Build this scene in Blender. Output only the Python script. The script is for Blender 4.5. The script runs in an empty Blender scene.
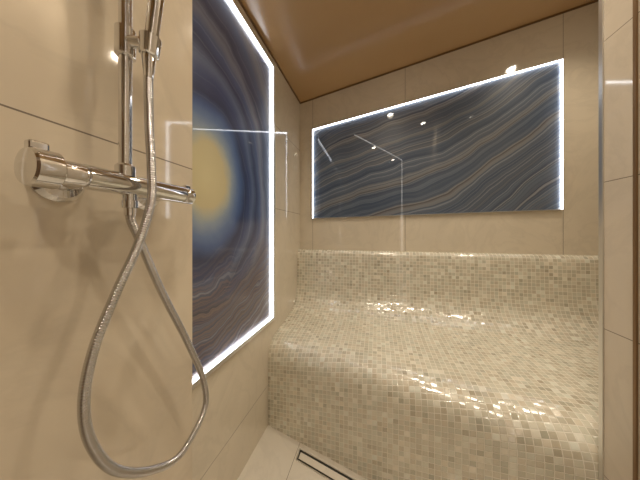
import bpy, math, random
from mathutils import Vector, Matrix
random.seed(4)
scene = bpy.context.scene
scene.view_settings.view_transform = 'Standard'
scene.view_settings.look = 'None'
scene.view_settings.exposure = 0.0

# ---------------------------------------------------------------- helpers
def link(o):
    scene.collection.objects.link(o); return o

def mesh_obj(name, verts, faces, mat=None, smooth=False, parent=None, bevel=0.0, split=None):
    me = bpy.data.meshes.new(name)
    me.from_pydata([tuple(v) for v in verts], [], faces)
    me.update()
    o = link(bpy.data.objects.new(name, me))
    if mat: me.materials.append(mat)
    if smooth:
        for p in me.polygons: p.use_smooth = True
        if split != 180:
            m = o.modifiers.new('split', 'EDGE_SPLIT'); m.split_angle = math.radians(split or 35)
    if bevel:
        m = o.modifiers.new('bev', 'BEVEL'); m.width = bevel; m.segments = 3; m.limit_method = 'ANGLE'
    if parent: o.parent = parent
    return o

HF = [(0,3,2,1),(4,5,6,7),(0,1,5,4),(1,2,6,5),(2,3,7,6),(3,0,4,7)]
def box(name, a, b, mat, bevel=0.0, parent=None):
    x0,y0,z0 = a; x1,y1,z1 = b
    v = [(x0,y0,z0),(x1,y0,z0),(x1,y1,z0),(x0,y1,z0),(x0,y0,z1),(x1,y0,z1),(x1,y1,z1),(x0,y1,z1)]
    return mesh_obj(name, v, HF, mat, bevel=bevel, parent=parent)

def ceil_z(x): return 2.53 + 0.18*(x+0.71)
def wall(name, x0,x1,y0,y1, mat):
    v = [(x0,y0,0),(x1,y0,0),(x1,y1,0),(x0,y1,0)]
    v += [(x,y,ceil_z(x)) for x,y,_ in v]
    return mesh_obj(name, v, HF, mat)

def empty(name, parent=None):
    e = bpy.data.objects.new(name, None); e.empty_display_size = .05
    if parent: e.parent = parent
    return link(e)

def lathe(name, prof, origin, axis, mat, seg=40, parent=None):
    ax = Vector(axis).normalized()
    up = Vector((0,0,1)) if abs(ax.z) < .9 else Vector((1,0,0))
    e1 = ax.cross(up).normalized(); e2 = ax.cross(e1).normalized()
    O = Vector(origin); vs=[]; fs=[]
    for s,r in prof:
        for k in range(seg):
            a = 2*math.pi*k/seg
            vs.append(O + ax*s + (e1*math.cos(a)+e2*math.sin(a))*r)
    n=len(prof)
    for i in range(n-1):
        for k in range(seg):
            k2=(k+1)%seg
            fs.append((i*seg+k, i*seg+k2, (i+1)*seg+k2, (i+1)*seg+k))
    fs.append(tuple(range(seg-1,-1,-1)))
    fs.append(tuple((n-1)*seg+k for k in range(seg)))
    return mesh_obj(name, vs, fs, mat, smooth=True, parent=parent)

def catmull(pts, step):
    P=[Vector(p) for p in pts]
    P=[P[0]*2-P[1]]+P+[P[-1]*2-P[-2]]
    out=[]
    for i in range(1,len(P)-2):
        a,b,c,d=P[i-1:i+3]
        n=max(2,int((c-b).length/step))
        for k in range(n):
            t=k/n
            out.append(.5*((2*b)+(c-a)*t+(2*a-5*b+4*c-d)*t*t+(3*b-a-3*c+d)*t**3))
    out.append(P[-2]); return out

def tube(name, pts, r, mat, seg=14, step=.001, ripple=0, pitch=.004, parent=None):
    C=catmull(pts, step); vs=[]; fs=[]
    prev=None; s=0
    for i,p in enumerate(C):
        t=(C[min(i+1,len(C)-1)]-C[max(i-1,0)]).normalized()
        if prev is None:
            u=t.orthogonal().normalized()
        else:
            u=(prev-t*prev.dot(t)).normalized()
            s+=(p-C[i-1]).length
        prev=u; w=t.cross(u)
        rr=r+ripple*math.sin(2*math.pi*s/pitch)
        for k in range(seg):
            a=2*math.pi*k/seg
            vs.append(p+(u*math.cos(a)+w*math.sin(a))*rr)
    n=len(C)
    for i in range(n-1):
        for k in range(seg):
            k2=(k+1)%seg
            fs.append((i*seg+k,i*seg+k2,(i+1)*seg+k2,(i+1)*seg+k))
    fs.append(tuple(range(seg-1,-1,-1))); fs.append(tuple((n-1)*seg+k for k in range(seg)))
    return mesh_obj(name, vs, fs, mat, smooth=True, parent=parent, split=180)

# ---------------------------------------------------------------- materials
class G:
    def __init__(s, name):
        s.m=bpy.data.materials.new(name); s.m.use_nodes=True
        s.t=s.m.node_tree; s.b=s.t.nodes['Principled BSDF']
    def n(s, typ, **kw):
        nd=s.t.nodes.new(typ)
        for k,v in kw.items(): setattr(nd,k,v)
        return nd
    def set(s, sock, v):
        if isinstance(v,(int,float)): sock.default_value=v
        elif isinstance(v,tuple): sock.default_value=v
        else: s.t.links.new(v, sock)
    def ma(s, op, a, b=None, c=None, clamp=False):
        nd=s.n('ShaderNodeMath', operation=op); nd.use_clamp=clamp
        s.set(nd.inputs[0],a)
        if b is not None: s.set(nd.inputs[1],b)
        if c is not None: s.set(nd.inputs[2],c)
        return nd.outputs[0]
    def xyz(s, uv=False):
        tc=s.n('ShaderNodeTexCoord'); sp=s.n('ShaderNodeSeparateXYZ')
        o=tc.outputs['UV' if uv else 'Object']; s.t.links.new(o, sp.inputs[0])
        return o, sp.outputs[0], sp.outputs[1], sp.outputs[2]
    def noise(s, vec, scale, detail=4, rough=.5, dist=0, w=None):
        nd=s.n('ShaderNodeTexNoise')
        if w is not None:
            nd.noise_dimensions='1D'; s.set(nd.inputs['W'], w)
        else: s.set(nd.inputs['Vector'], vec)
        nd.inputs['Scale'].default_value=scale; nd.inputs['Detail'].default_value=detail
        nd.inputs['Roughness'].default_value=rough; nd.inputs['Distortion'].default_value=dist
        return nd.outputs[0]
    def ramp(s, fac, stops, interp='LINEAR'):
        nd=s.n('ShaderNodeValToRGB'); nd.color_ramp.interpolation=interp
        el=nd.color_ramp.elements
        while len(el)<len(stops): el.new(.5)
        for e,(p,c) in zip(el,stops):
            e.position=p; e.color=(c[0],c[1],c[2],1)
        s.set(nd.inputs[0],fac); return nd.outputs[0]
    def mix(s, f, a, b, mode='MIX'):
        nd=s.n('ShaderNodeMix', data_type='RGBA', blend_type=mode)
        s.set(nd.inputs[0],f)
        s.set(nd.inputs[6], a if not isinstance(a,tuple) else (a[0],a[1],a[2],1))
        s.set(nd.inputs[7], b if not isinstance(b,tuple) else (b[0],b[1],b[2],1))
        return nd.outputs[2]
    def bump(s, h, strength=.3, dist=.002):
        nd=s.n('ShaderNodeBump'); nd.inputs['Strength'].default_value=strength
        nd.inputs['Distance'].default_value=dist
        s.set(nd.inputs['Height'],h); s.t.links.new(nd.outputs[0], s.b.inputs['Normal'])
    def lines(s, coord, cs, w):
        cur=None
        for c in cs:
            d=s.ma('ABSOLUTE', s.ma('SUBTRACT', coord, float(c)))
            v=s.ma('LESS_THAN', d, w)
            cur = v if cur is None else s.ma('MAXIMUM', cur, v)
        return cur

def simple(name, col, rough=.4, metal=0, emit=None, es=0, noise=0.0):
    g=G(name); b=g.b
    b.inputs['Base Color'].default_value=(*col,1)
    b.inputs['Roughness'].default_value=rough; b.inputs['Metallic'].default_value=metal
    if noise:
        o,_,_,_=g.xyz(); f=g.noise(o,30,3)
        g.set(b.inputs['Base Color'], g.mix(f, tuple(c*(1-noise) for c in col), tuple(min(1,c*(1+noise)) for c in col)))
    if emit:
        b.inputs['Emission Color'].default_value=(*emit,1); b.inputs['Emission Strength'].default_value=es
    return g.m

def tile_mat(name, xs=(), ys=(), zs=(), base=(.60,.49,.35), rough=.06, w=.0014):
    g=G(name); o,x,y,z=g.xyz()
    n1=g.noise(o,1.6,6,.6,1.2); n2=g.noise(o,2.2,7,.6,1.6)
    c=g.mix(g.ma('MULTIPLY',n1,1.0), tuple(k*.88 for k in base), tuple(min(1,k*1.10) for k in base))
    vein=g.ma('SUBTRACT',1.0, g.ma('MULTIPLY', g.ma('ABSOLUTE', g.ma('SUBTRACT',n2,.5)),22.0), clamp=True)
    c=g.mix(g.ma('MULTIPLY',vein,.22), c, tuple(k*.74 for k in base))
    parts=[]
    if xs: parts.append(g.lines(x,xs,w))
    if ys: parts.append(g.lines(y,ys,w))
    if zs: parts.append(g.lines(z,zs,w))
    if parts:
        m=parts[0]
        for p in parts[1:]: m=g.ma('MAXIMUM',m,p)
        c=g.mix(m,c,(.16,.12,.08))
        g.set(g.b.inputs['Roughness'], g.ma('MULTIPLY_ADD',m,.5,rough))
        g.bump(g.ma('SUBTRACT',1.0,m),.5,.001)
    else: g.b.inputs['Roughness'].default_value=rough
    g.b.inputs['IOR'].default_value=1.75
    g.set(g.b.inputs['Base Color'],c)
    return g.m

CREAM=(.70,.63,.51)
m_left = tile_mat('tile_left', zs=(.27,1.47,2.07), base=CREAM)
m_shower = tile_mat('tile_shower', ys=(-.70,), zs=(.27,1.475), base=(.65,.565,.44))
m_back = tile_mat('tile_back', xs=(-.585,.231,1.306), base=CREAM)
m_right = tile_mat('tile_right', zs=(.47,.97,1.47,1.95,2.45), base=(.64,.56,.45))
m_floor = tile_mat('tile_floor', xs=(-.46,.15), ys=(.58,-.02,-.62), base=(.76,.71,.62), rough=.25)
m_rear = tile_mat('tile_rear', xs=(-.2,.4), zs=(.87,1.47,2.07), base=(.50,.42,.31))

g=G('ceiling_lacquer'); o,x,y,z=g.xyz()
f=g.noise(o,3,4)
g.set(g.b.inputs['Base Color'], g.mix(f,(.49,.31,.145),(.54,.35,.17)))
g.b.inputs['Roughness'].default_value=.2
g.b.inputs['IOR'].default_value=1.75
m_ceil=g.m

m_chrome=simple('chrome',(.74,.74,.74),.05,1.0)
m_hose=simple('hose_steel',(.55,.54,.53),.22,1.0)
m_alu=simple('brushed_aluminium',(.78,.77,.75),.3,1.0)
m_bronze=simple('bronze_trim',(.24,.15,.08),.35,.6)
m_dark=simple('drain_slot',(.02,.018,.015),.5)
m_rubber=simple('dark_rubber',(.03,.03,.03),.4)
m_led=simple('led_strip',(1,1,1),.5,0,(.94,.96,1.0),8)
m_led2=simple('led_profile_diffuser',(1,1,1),.5,0,(1,.95,.88),6)
m_lamp=simple('downlight_lens',(1,1,1),.5,0,(1,.90,.74),60)
m_wood=simple('door_wood',(.14,.08,.04),.35,noise=.3)

# mosaic
g=G('mosaic_glass_tiles'); o,u,v,_=g.xyz(uv=True)
S=.0255
us=g.ma('DIVIDE',u,S); vs_=g.ma('DIVIDE',v,S)
fu=g.ma('FRACT',us); fv=g.ma('FRACT',vs_)
cu=g.ma('FLOOR',us); cv=g.ma('FLOOR',vs_)
cb=g.n('ShaderNodeCombineXYZ'); g.set(cb.inputs[0],cu); g.set(cb.inputs[1],cv)
wn=g.n('ShaderNodeTexWhiteNoise'); wn.noise_dimensions='2D'; g.set(wn.inputs['Vector'],cb.outputs[0])
sp=g.n('ShaderNodeSeparateColor'); g.set(sp.inputs[0], wn.outputs['Color'])
r1,r2,r3=sp.outputs[0],sp.outputs[1],sp.outputs[2]
eu=g.ma('MINIMUM',fu,g.ma('SUBTRACT',1.0,fu)); ev=g.ma('MINIMUM',fv,g.ma('SUBTRACT',1.0,fv))
e=g.ma('MINIMUM',eu,ev)
tile=g.ma('GREATER_THAN',e,.055)
col=g.ramp(wn.outputs['Value'],[(0,(.42,.385,.30)),(.10,(.54,.505,.41)),(.55,(.64,.60,.50)),(.85,(.72,.685,.58)),(1,(.88,.86,.77))])
streak=g.noise(o,60,3,.6,1.5)
col=g.mix(g.ma('MULTIPLY',streak,.25),col,(.82,.80,.70))
hue=g.mix(r2,(1.0,.94,.87),(.95,1.0,.98))
col=g.mix(.8,col,hue,'MULTIPLY')
col=g.mix(tile,(.78,.74,.64),col)
g.set(g.b.inputs['Base Color'],col)
g.set(g.b.inputs['Roughness'], g.ma('ADD', g.ma('MULTIPLY',g.ma('SUBTRACT',1.0,tile),.5), g.ma('MULTIPLY_ADD',r3,.16,.06)))
g.b.inputs['IOR'].default_value=2.1
tilt=g.ma('ADD', g.ma('MULTIPLY',g.ma('SUBTRACT',fu,.5),g.ma('SUBTRACT',r1,.5)), g.ma('MULTIPLY',g.ma('SUBTRACT',fv,.5),g.ma('SUBTRACT',r2,.5)))
edge=g.ma('MULTIPLY', e, 9.0, clamp=True)
g.bump(g.ma('ADD',g.ma('MULTIPLY',edge,.5), g.ma('MULTIPLY',tilt,1.2)),.7,.0018)
m_mosaic=g.m

# agate print (side wall)
g=G('agate_print_eye'); o,x,y,z=g.xyz()
nz=g.noise(o,2.2,4,.5); nz2=g.noise(o,7,5,.6)
dy=g.ma('DIVIDE',g.ma('SUBTRACT',y,.785),.74); dz=g.ma('DIVIDE',g.ma('SUBTRACT',z,1.535),1.05)
d=g.ma('SQRT',g.ma('ADD',g.ma('POWER',g.ma('ABSOLUTE',dy),2.0),g.ma('POWER',g.ma('ABSOLUTE',dz),2.0)))
d=g.ma('ADD',d,g.ma('MULTIPLY',g.ma('SUBTRACT',nz,.5),.20))
d=g.ma('ADD',d,g.ma('MULTIPLY',g.ma('SUBTRACT',nz2,.5),.035))
eye=g.ramp(d,[(0,(.64,.57,.34)),(.13,(.58,.51,.30)),(.165,(.44,.45,.38)),(.20,(.25,.32,.41)),(.25,(.12,.19,.36)),(.30,(.05,.10,.26)),
              (.36,(.012,.025,.09)),(.43,(.028,.055,.17)),(.48,(.09,.13,.25)),(.54,(.015,.032,.11)),(.60,(.05,.09,.23)),(.66,(.17,.20,.30)),
              (.72,(.02,.038,.12)),(.82,(.07,.12,.27)),(.9,(.18,.20,.28)),(1.0,(.03,.05,.15))])
strata=g.ma('ADD', g.ma('MULTIPLY',d,1.0), g.ma('MULTIPLY',z,.25))
ln=g.noise(o,34,4,.6,w=strata)
eye=g.mix(g.ma('MULTIPLY',g.ma('MULTIPLY',g.ma('SUBTRACT',ln,.58,),3.5,clamp=True), g.ma('MULTIPLY',g.ma('SUBTRACT',d,.25),2.5,clamp=True)),eye,(.22,.28,.40))
low=g.ma('MULTIPLY',g.ma('SUBTRACT',1.25,g.ma('ADD',z,g.ma('MULTIPLY',g.ma('SUBTRACT',nz,.5),.5))),5.0,clamp=True)
st2=g.ma('ADD',z,g.ma('ADD',g.ma('MULTIPLY',nz,.35),g.ma('MULTIPLY',y,-.30)))
brown=g.ramp(g.noise(o,24,6,.7,w=st2),[(.25,(.015,.02,.05)),(.38,(.055,.045,.06)),(.46,(.19,.13,.11)),(.52,(.03,.028,.07)),(.60,(.11,.11,.16)),(.68,(.26,.25,.27)),(.8,(.025,.035,.10))])
eye=g.mix(g.ma('MULTIPLY',low,.9),eye,brown)
g.set(g.b.inputs['Base Color'],eye); g.b.inputs['Roughness'].default_value=.4
g.b.inputs['Coat Weight'].default_value=1.0; g.b.inputs['Coat Roughness'].default_value=.01
m_agate1=g.m

# agate print (back wall)
g=G('agate_print_waves'); o,x,y,z=g.xyz()
nz=g.noise(o,1.1,3,.45); nz2=g.noise(o,5,4,.55)
xx=g.ma('SUBTRACT',x,.1)
s=g.ma('ADD',z,g.ma('MULTIPLY',xx,-.50))
s=g.ma('ADD',s,g.ma('MULTIPLY',g.ma('SINE',g.ma('MULTIPLY',xx,3.2)),.09))
s=g.ma('ADD',s,g.ma('MULTIPLY',nz,.35)); s=g.ma('ADD',s,g.ma('MULTIPLY',nz2,.025))
c=g.ramp(g.noise(o,8,6,.68,w=s),[(.25,(.025,.045,.085)),(.38,(.055,.085,.14)),(.46,(.12,.155,.21)),(.52,(.045,.07,.12)),(.58,(.14,.16,.19)),(.66,(.19,.20,.22)),(.72,(.085,.08,.085)),(.85,(.06,.09,.14))])
l2=g.noise(o,60,3,.6,w=s)
c=g.mix(g.ma('MULTIPLY',g.ma('MULTIPLY',g.ma('SUBTRACT',l2,.58),9.0,clamp=True),.45),c,(.37,.385,.41))
c=g.mix(g.ma('MULTIPLY',g.ma('MULTIPLY',g.ma('SUBTRACT',.42,l2),9.0,clamp=True),.6),c,(.018,.028,.06))
g.set(g.b.inputs['Base Color'],c); g.b.inputs['Roughness'].default_value=.4
g.b.inputs['Coat Weight'].default_value=1.0; g.b.inputs['Coat Roughness'].default_value=.01
m_agate2=g.m

# ---------------------------------------------------------------- room shell
YB=1.985
YE=.982      # end of the right-hand wall, where the bench niche opens
box('floor',(-.81,-1.4,-.08),(1.85,2.085,0),m_floor)
v=[(-.81,-1.4),(1.85,-1.4),(1.85,2.085),(-.81,2.085)]
mesh_obj('ceiling',[(x,y,ceil_z(x)) for x,y in v]+[(x,y,ceil_z(x)+.08) for x,y in v],HF,m_ceil)
wall('wall_left',-.81,-.71,.506,YB,m_left)
wall('wall_shower',-.81,-.50,-1.3,.506,m_shower)
wall('wall_back',-.81,1.85,YB,2.085,m_back)
wall('wall_right',.75,1.85,-1.3,YE,m_right)
wall('wall_niche',1.75,1.85,YE,YB,m_right)
wall('wall_rear',-.81,1.85,-1.4,-1.3,m_rear)

def ctrim(name,x0,x1,y0,y1,h,mat):
    v=[(x0,y0),(x1,y0),(x1,y1),(x0,y1)]
    mesh_obj(name,[(x,y,ceil_z(x)-h) for x,y in v]+[(x,y,ceil_z(x)) for x,y in v],HF,mat)
ctrim('trim_1',-.71,1.75,YB-.008,YB,.010,m_bronze)
ctrim('trim_2',-.71,-.702,.506,YB-.008,.010,m_bronze)
def post(name,x0,x1,y0,y1,mat):
    q=((x0,y0),(x1,y0),(x1,y1),(x0,y1))
    mesh_obj(name,[(x,y,0) for x,y in q]+[(x,y,ceil_z(x)) for x,y in q],HF,mat)
post('trim_3',.746,.7502,YE-.012,YE+.002,m_alu)
post('trim_4',.744,.7502,.868,.876,m_bronze)
# rear door
dr=empty('door_1')
box('door_leaf',(-.30,-1.30,.0),(.45,-1.27,2.1),m_wood,.003,dr)
box('door_frame_a',(-.36,-1.30,.0),(-.30,-1.26,2.16),m_bronze,.002,dr)
box('door_frame_b',(.45,-1.30,.0),(.51,-1.26,2.16),m_bronze,.002,dr)
box('door_frame_c',(-.30,-1.30,2.1),(.45,-1.26,2.16),m_bronze,.002,dr)
lathe('door_knob',[(0,.024),(.006,.024),(.008,.01),(.04,.01),(.045,.022),(.065,.024),(.07,.015)],(.38,-1.27,1.0),(0,1,0),m_chrome,parent=dr)
# lit profile hung under the ceiling behind the photographer (seen reflected in the panels)
sc=empty('led_light_profile')
a=Vector((.43,-.20,2.585)); b_=Vector((-.28,1.05,2.575))
lathe('riser',[(0,.006),(2.58,.006)],(.43,-.20,0.002),(0,0,1),m_led2,parent=sc,seg=16)
lathe('arm',[(0,.006),((b_-a).length,.006)],a,b_-a,m_led2,parent=sc,seg=16)

# ---------------------------------------------------------------- mosaic bench
def bench_profile(depth):
    P=[(0,1.135),(.035,1.136),(.062,1.122),(.074,1.09),(.078,1.0),(.082,.88),(.094,.78),(.130,.70),(.20,.645),(.31,.607),
       (depth-.20,.585),(depth-.11,.572),(depth-.05,.545),(depth-.014,.50),(depth,.44),(depth,.36),(depth,.18),(depth,0)]
    out=[]
    Pv=[Vector((a,b,0)) for a,b in P]; Pv=[Pv[0]*2-Pv[1]]+Pv+[Pv[-1]*2-Pv[-2]]
    for i in range(1,len(Pv)-2):
        a,b,c,d=Pv[i-1:i+3]
        for k in range(5):
            t=k/5
            out.append(.5*((2*b)+(c-a)*t+(2*a-5*b+4*c-d)*t*t+(3*b-a-3*c+d)*t**3))
    out.append(Pv[-2]); return out
X0,X1=-.709,1.749
NX=90; verts=[];faces=[];uvs=[]
for i in range(NX+1):
    x=X0+(X1-X0)*i/NX
    fy=max(1.17-.25*x,YE+.004)
    pr=bench_profile(YB-fy)
    s=0
    for j,p in enumerate(pr):
        if j: s+=(p-pr[j-1]).length
        verts.append((x,YB-.001-p.x,p.y)); uvs.append((x,s))
M=len(pr)
for i in range(NX):
    for j in range(M-1):
        faces.append((i*M+j,i*M+j+1,(i+1)*M+j+1,(i+1)*M+j))
nb=len(verts)
verts.append((X0,YB-.001,0)); verts.append((X1,YB-.001,0)); uvs+=[(0,0),(0,0)]
faces.append(tuple(list(range(M-1,-1,-1))+[nb]))
faces.append(tuple([NX*M+j for j in range(M)]+[nb+1]))
faces.append((0,NX*M,nb+1,nb)); faces.append((M-1,nb,nb+1,NX*M+M-1))
b=mesh_obj('mosaic_bench',verts,faces,m_mosaic,smooth=True,split=70)
ul=b.data.uv_layers.new(name='UVMap')
for lp in b.data.loops: ul.data[lp.index].uv=uvs[lp.vertex_index]

# ---------------------------------------------------------------- floor drain
dn=empty('linear_drain')
def strip(name,xa,xb,off0,off1,z0,z1,mat):
    def yy(x,o): return 1.17-.25*x-o
    v=[(xa,yy(xa,off1)),(xb,yy(xb,off1)),(xb,yy(xb,off0)),(xa,yy(xa,off0))]
    mesh_obj(name,[(x,y,z0) for x,y in v]+[(x,y,z1) for x,y in v],HF,mat,parent=dn)
strip('channel',-.445,.30,.040,.100,0,.0015,m_dark)
strip('rim_inner',-.445,.30,.036,.041,0,.004,m_alu)
strip('rim_outer',-.445,.30,.099,.104,0,.004,m_alu)
strip('rim_end',-.449,-.443,.036,.104,0,.004,m_alu)
strip('tile_insert',-.435,.30,.052,.089,0,.003,m_floor)

# ---------------------------------------------------------------- light panels
def quadbox(name, c4, n, t, mat, parent):
    c=[Vector(p) for p in c4]; n=Vector(n)*t
    return mesh_obj(name, c+[p+n for p in c], HF, mat, parent=parent)
def inset(poly, d):
    n=len(poly); out=[]
    for i in range(n):
        p0=Vector(poly[i-1]);p1=Vector(poly[i]);p2=Vector(poly[(i+1)%n])
        a=(p1-p0).normalized();b_=(p2-p1).normalized()
        na=Vector((-a.y,a.x)); nb_=Vector((-b_.y,b_.x))
        k=(na+nb_)/(1+na.dot(nb_))
        out.append(p1+k*d)
    return out
def panel(name, poly, to3, nrm, mat, lit, fw=.010, lw=.006, depth=.022):
    e=empty(name)
    quadbox('print',[to3(p) for p in poly],nrm,.004,mat,e)
    o1=inset(poly,0); i1=inset(poly,fw); i2=inset(poly,fw+lw)
    for k in range(4):
        k2=(k+1)%4
        quadbox('frame_%d'%k,[to3(o1[k]),to3(o1[k2]),to3(i1[k2]),to3(i1[k])],nrm,depth,m_alu,e)
        if k in lit:
            q=[to3(i1[k]),to3(i1[k2]),to3(i2[k2]),to3(i2[k])]
            quadbox('led_%d'%k,[Vector(p)+Vector(nrm)*.005 for p in q],nrm,depth-.0065,m_led,e)
    return e
poly=[(-.585,1.425),(1.295,1.46),(1.295,2.545),(-.585,2.258)]
panel('agate_light_panel',poly,lambda p:(p[0],YB,p[1]),(0,-1,0),m_agate2,(1,2,3),fw=.003,lw=.003,depth=.022)
poly=[(.53,.69),(1.41,.69),(1.41,2.46),(.53,2.46)]
panel('agate_light_panel.001',poly,lambda p:(-.71,p[0],p[1]),(1,0,0),m_agate1,(0,1,2),fw=.022,lw=.007,depth=.020)

# ---------------------------------------------------------------- shower set
ss=empty('thermostatic_shower_set')
mx=empty('mixer_valve',ss)
BX,BZ=-.44,1.386
lathe('body',[(0,.010),(.001,.0175),(.004,.0185),(.030,.0185),(.031,.0165),(.033,.0165),(.034,.0195),(.15,.0195),(.206,.0195),(.207,.0165),(.209,.0165),(.210,.0188),(.212,.0192)],(BX,.204,BZ),(0,1,0),m_chrome,parent=mx)
lathe('temperature_knob',[(0,.014),(.0015,.0235),(.004,.0260),(.028,.0260),(.030,.0235)],(BX,.178,BZ),(0,1,0),m_chrome,parent=mx)
box('knob_lever',(BX-.006,.180,BZ+.021),(BX+.006,.200,BZ+.035),m_chrome,.003,mx)
lathe('flow_knob',[(0,.0185),(.002,.0195),(.022,.0190),(.025,.0165),(.0255,.008)],(BX,.415,BZ),(0,1,0),m_chrome,parent=mx)
box('flow_lever',(BX-.005,.420,BZ+.015),(BX+.005,.436,BZ+.025),m_chrome,.0025,mx)
for i,yy in enumerate((.238,.375)):
    lathe('escutcheon_%d'%i,[(0,.033),(.004,.033),(.012,.027),(.014,.016),(.055,.015)],(-.50,yy,BZ-.004),(1,0,0),m_chrome,parent=mx)
lathe('hose_outlet',[(0,.011),(.012,.011),(.013,.0125),(.026,.0125),(.027,.009),(.040,.0085)],(BX,.304,BZ-.016),(0,0,-1),m_chrome,parent=mx)
lathe('rail_socket',[(0,.015),(.018,.015),(.022,.0115)],(BX,.2965,BZ+.014),(0,0,1),m_chrome,parent=mx)

rl=empty('riser_rail',ss)
lathe('rail_tube',[(0,.0098),(.80,.0098)],(BX,.2965,BZ+.025),(0,0,1),m_chrome,parent=rl)
lathe('rail_bracket',[(0,.02),(.005,.02),(.008,.010),(.058,.010)],(-.50,.2965,2.15),(1,0,0),m_chrome,parent=rl)
lathe('rail_cap',[(0,.0110),(.03,.0110),(.033,.008)],(BX,.2965,2.185),(0,0,1),m_chrome,parent=rl)
lathe('slider',[(0,.012),(.002,.0150),(.050,.0150),(.052,.012)],(BX,.2965,1.615),(0,0,1),m_chrome,parent=rl)
lathe('slider_arm',[(0,.010),(.022,.010),(.024,.008)],(BX+.006,.2965,1.642),(.85,.35,0),m_chrome,parent=rl)
lathe('handset_cradle',[(0,.0125),(.002,.0150),(.034,.0170),(.036,.0150)],(-.405,.312,1.622),(.08,.03,1),m_chrome,parent=rl)

hs=empty('hand_shower',ss)
lathe('handle',[(0,.008),(.03,.0105),(.12,.0115),(.21,.013),(.23,.012)],(-.405,.312,1.618),(.12,.03,1),m_chrome,parent=hs)
lathe('spray_head',[(0,.02),(.006,.045),(.016,.052),(.026,.052),(.028,.048)],(-.392,.318,1.86),(.85,.2,-.35),m_chrome,parent=hs)
lathe('spray_face',[(0,.045),(.003,.044)],(-.368,.3236,1.850),(.85,.2,-.35),m_rubber,parent=hs)

HP=[(-.440,.304,1.338),(-.440,.306,1.320),(-.439,.3188,1.288),(-.438,.3627,1.178),(-.438,.430,1.035),(-.438,.478,.915),(-.438,.482,.835),
    (-.438,.4112,.788),(-.438,.3416,.823),(-.438,.2807,.887),(-.436,.2465,.962),(-.432,.234,1.036),(-.428,.243,1.114),(-.420,.268,1.196),
    (-.411,.297,1.277),(-.403,.3140,1.355),(-.402,.314,1.42),(-.404,.312,1.487),(-.405,.311,1.56),(-.405,.3115,1.60)]
hz=empty('hose',ss)
tube('hose_tube',HP,.0070,m_hose,ripple=.0004,pitch=.0042,step=.00045,parent=hz)
lathe('hose_nut',[(0,.0075),(.035,.0105),(.040,.010)],(-.405,.3115,1.582),(0,0,1),m_chrome,parent=hz)

# ---------------------------------------------------------------- lights
def downlight(x,y,power,i,size=2.3,blend=.9):
    e=empty('recessed_downlight' if i==0 else 'recessed_downlight.%03d'%i)
    z=ceil_z(x); nrm=Vector((.18,0,-1)).normalized()
    lathe('bezel',[(0,.045),(.003,.045),(.004,.040),(.0042,.032)],(x,y,z),nrm,m_alu,parent=e)
    lathe('lens',[(0,.030),(.0052,.030)],(x,y,z),nrm,m_lamp,parent=e)
    L=bpy.data.lights.new('beam','SPOT'); L.energy=power; L.color=(1,.86,.67)
    L.spot_size=size; L.spot_blend=blend; L.shadow_soft_size=.035
    lo=link(bpy.data.objects.new('beam',L)); lo.location=Vector((x,y,z))+nrm*.012
    lo.parent=e
downlight(.60,.75,34,0)
downlight(-.05,.35,25,1)
downlight(.15,1.25,37,2)
downlight(.30,-.55,40,3)
downlight(1.25,1.45,34,4)

w=bpy.data.worlds.new('World'); scene.world=w; w.use_nodes=True
w.node_tree.nodes['Background'].inputs[0].default_value=(.05,.04,.03,1)

# ---------------------------------------------------------------- camera
cam=bpy.data.cameras.new('camera'); co=link(bpy.data.objects.new('camera',cam))
cam.sensor_width=36; cam.lens=220*36/640; cam.shift_y=-8/640; cam.clip_start=.01
co.location=(0,0,1.3); co.rotation_euler=(math.radians(90),0,math.atan(57/220))
scene.camera=co
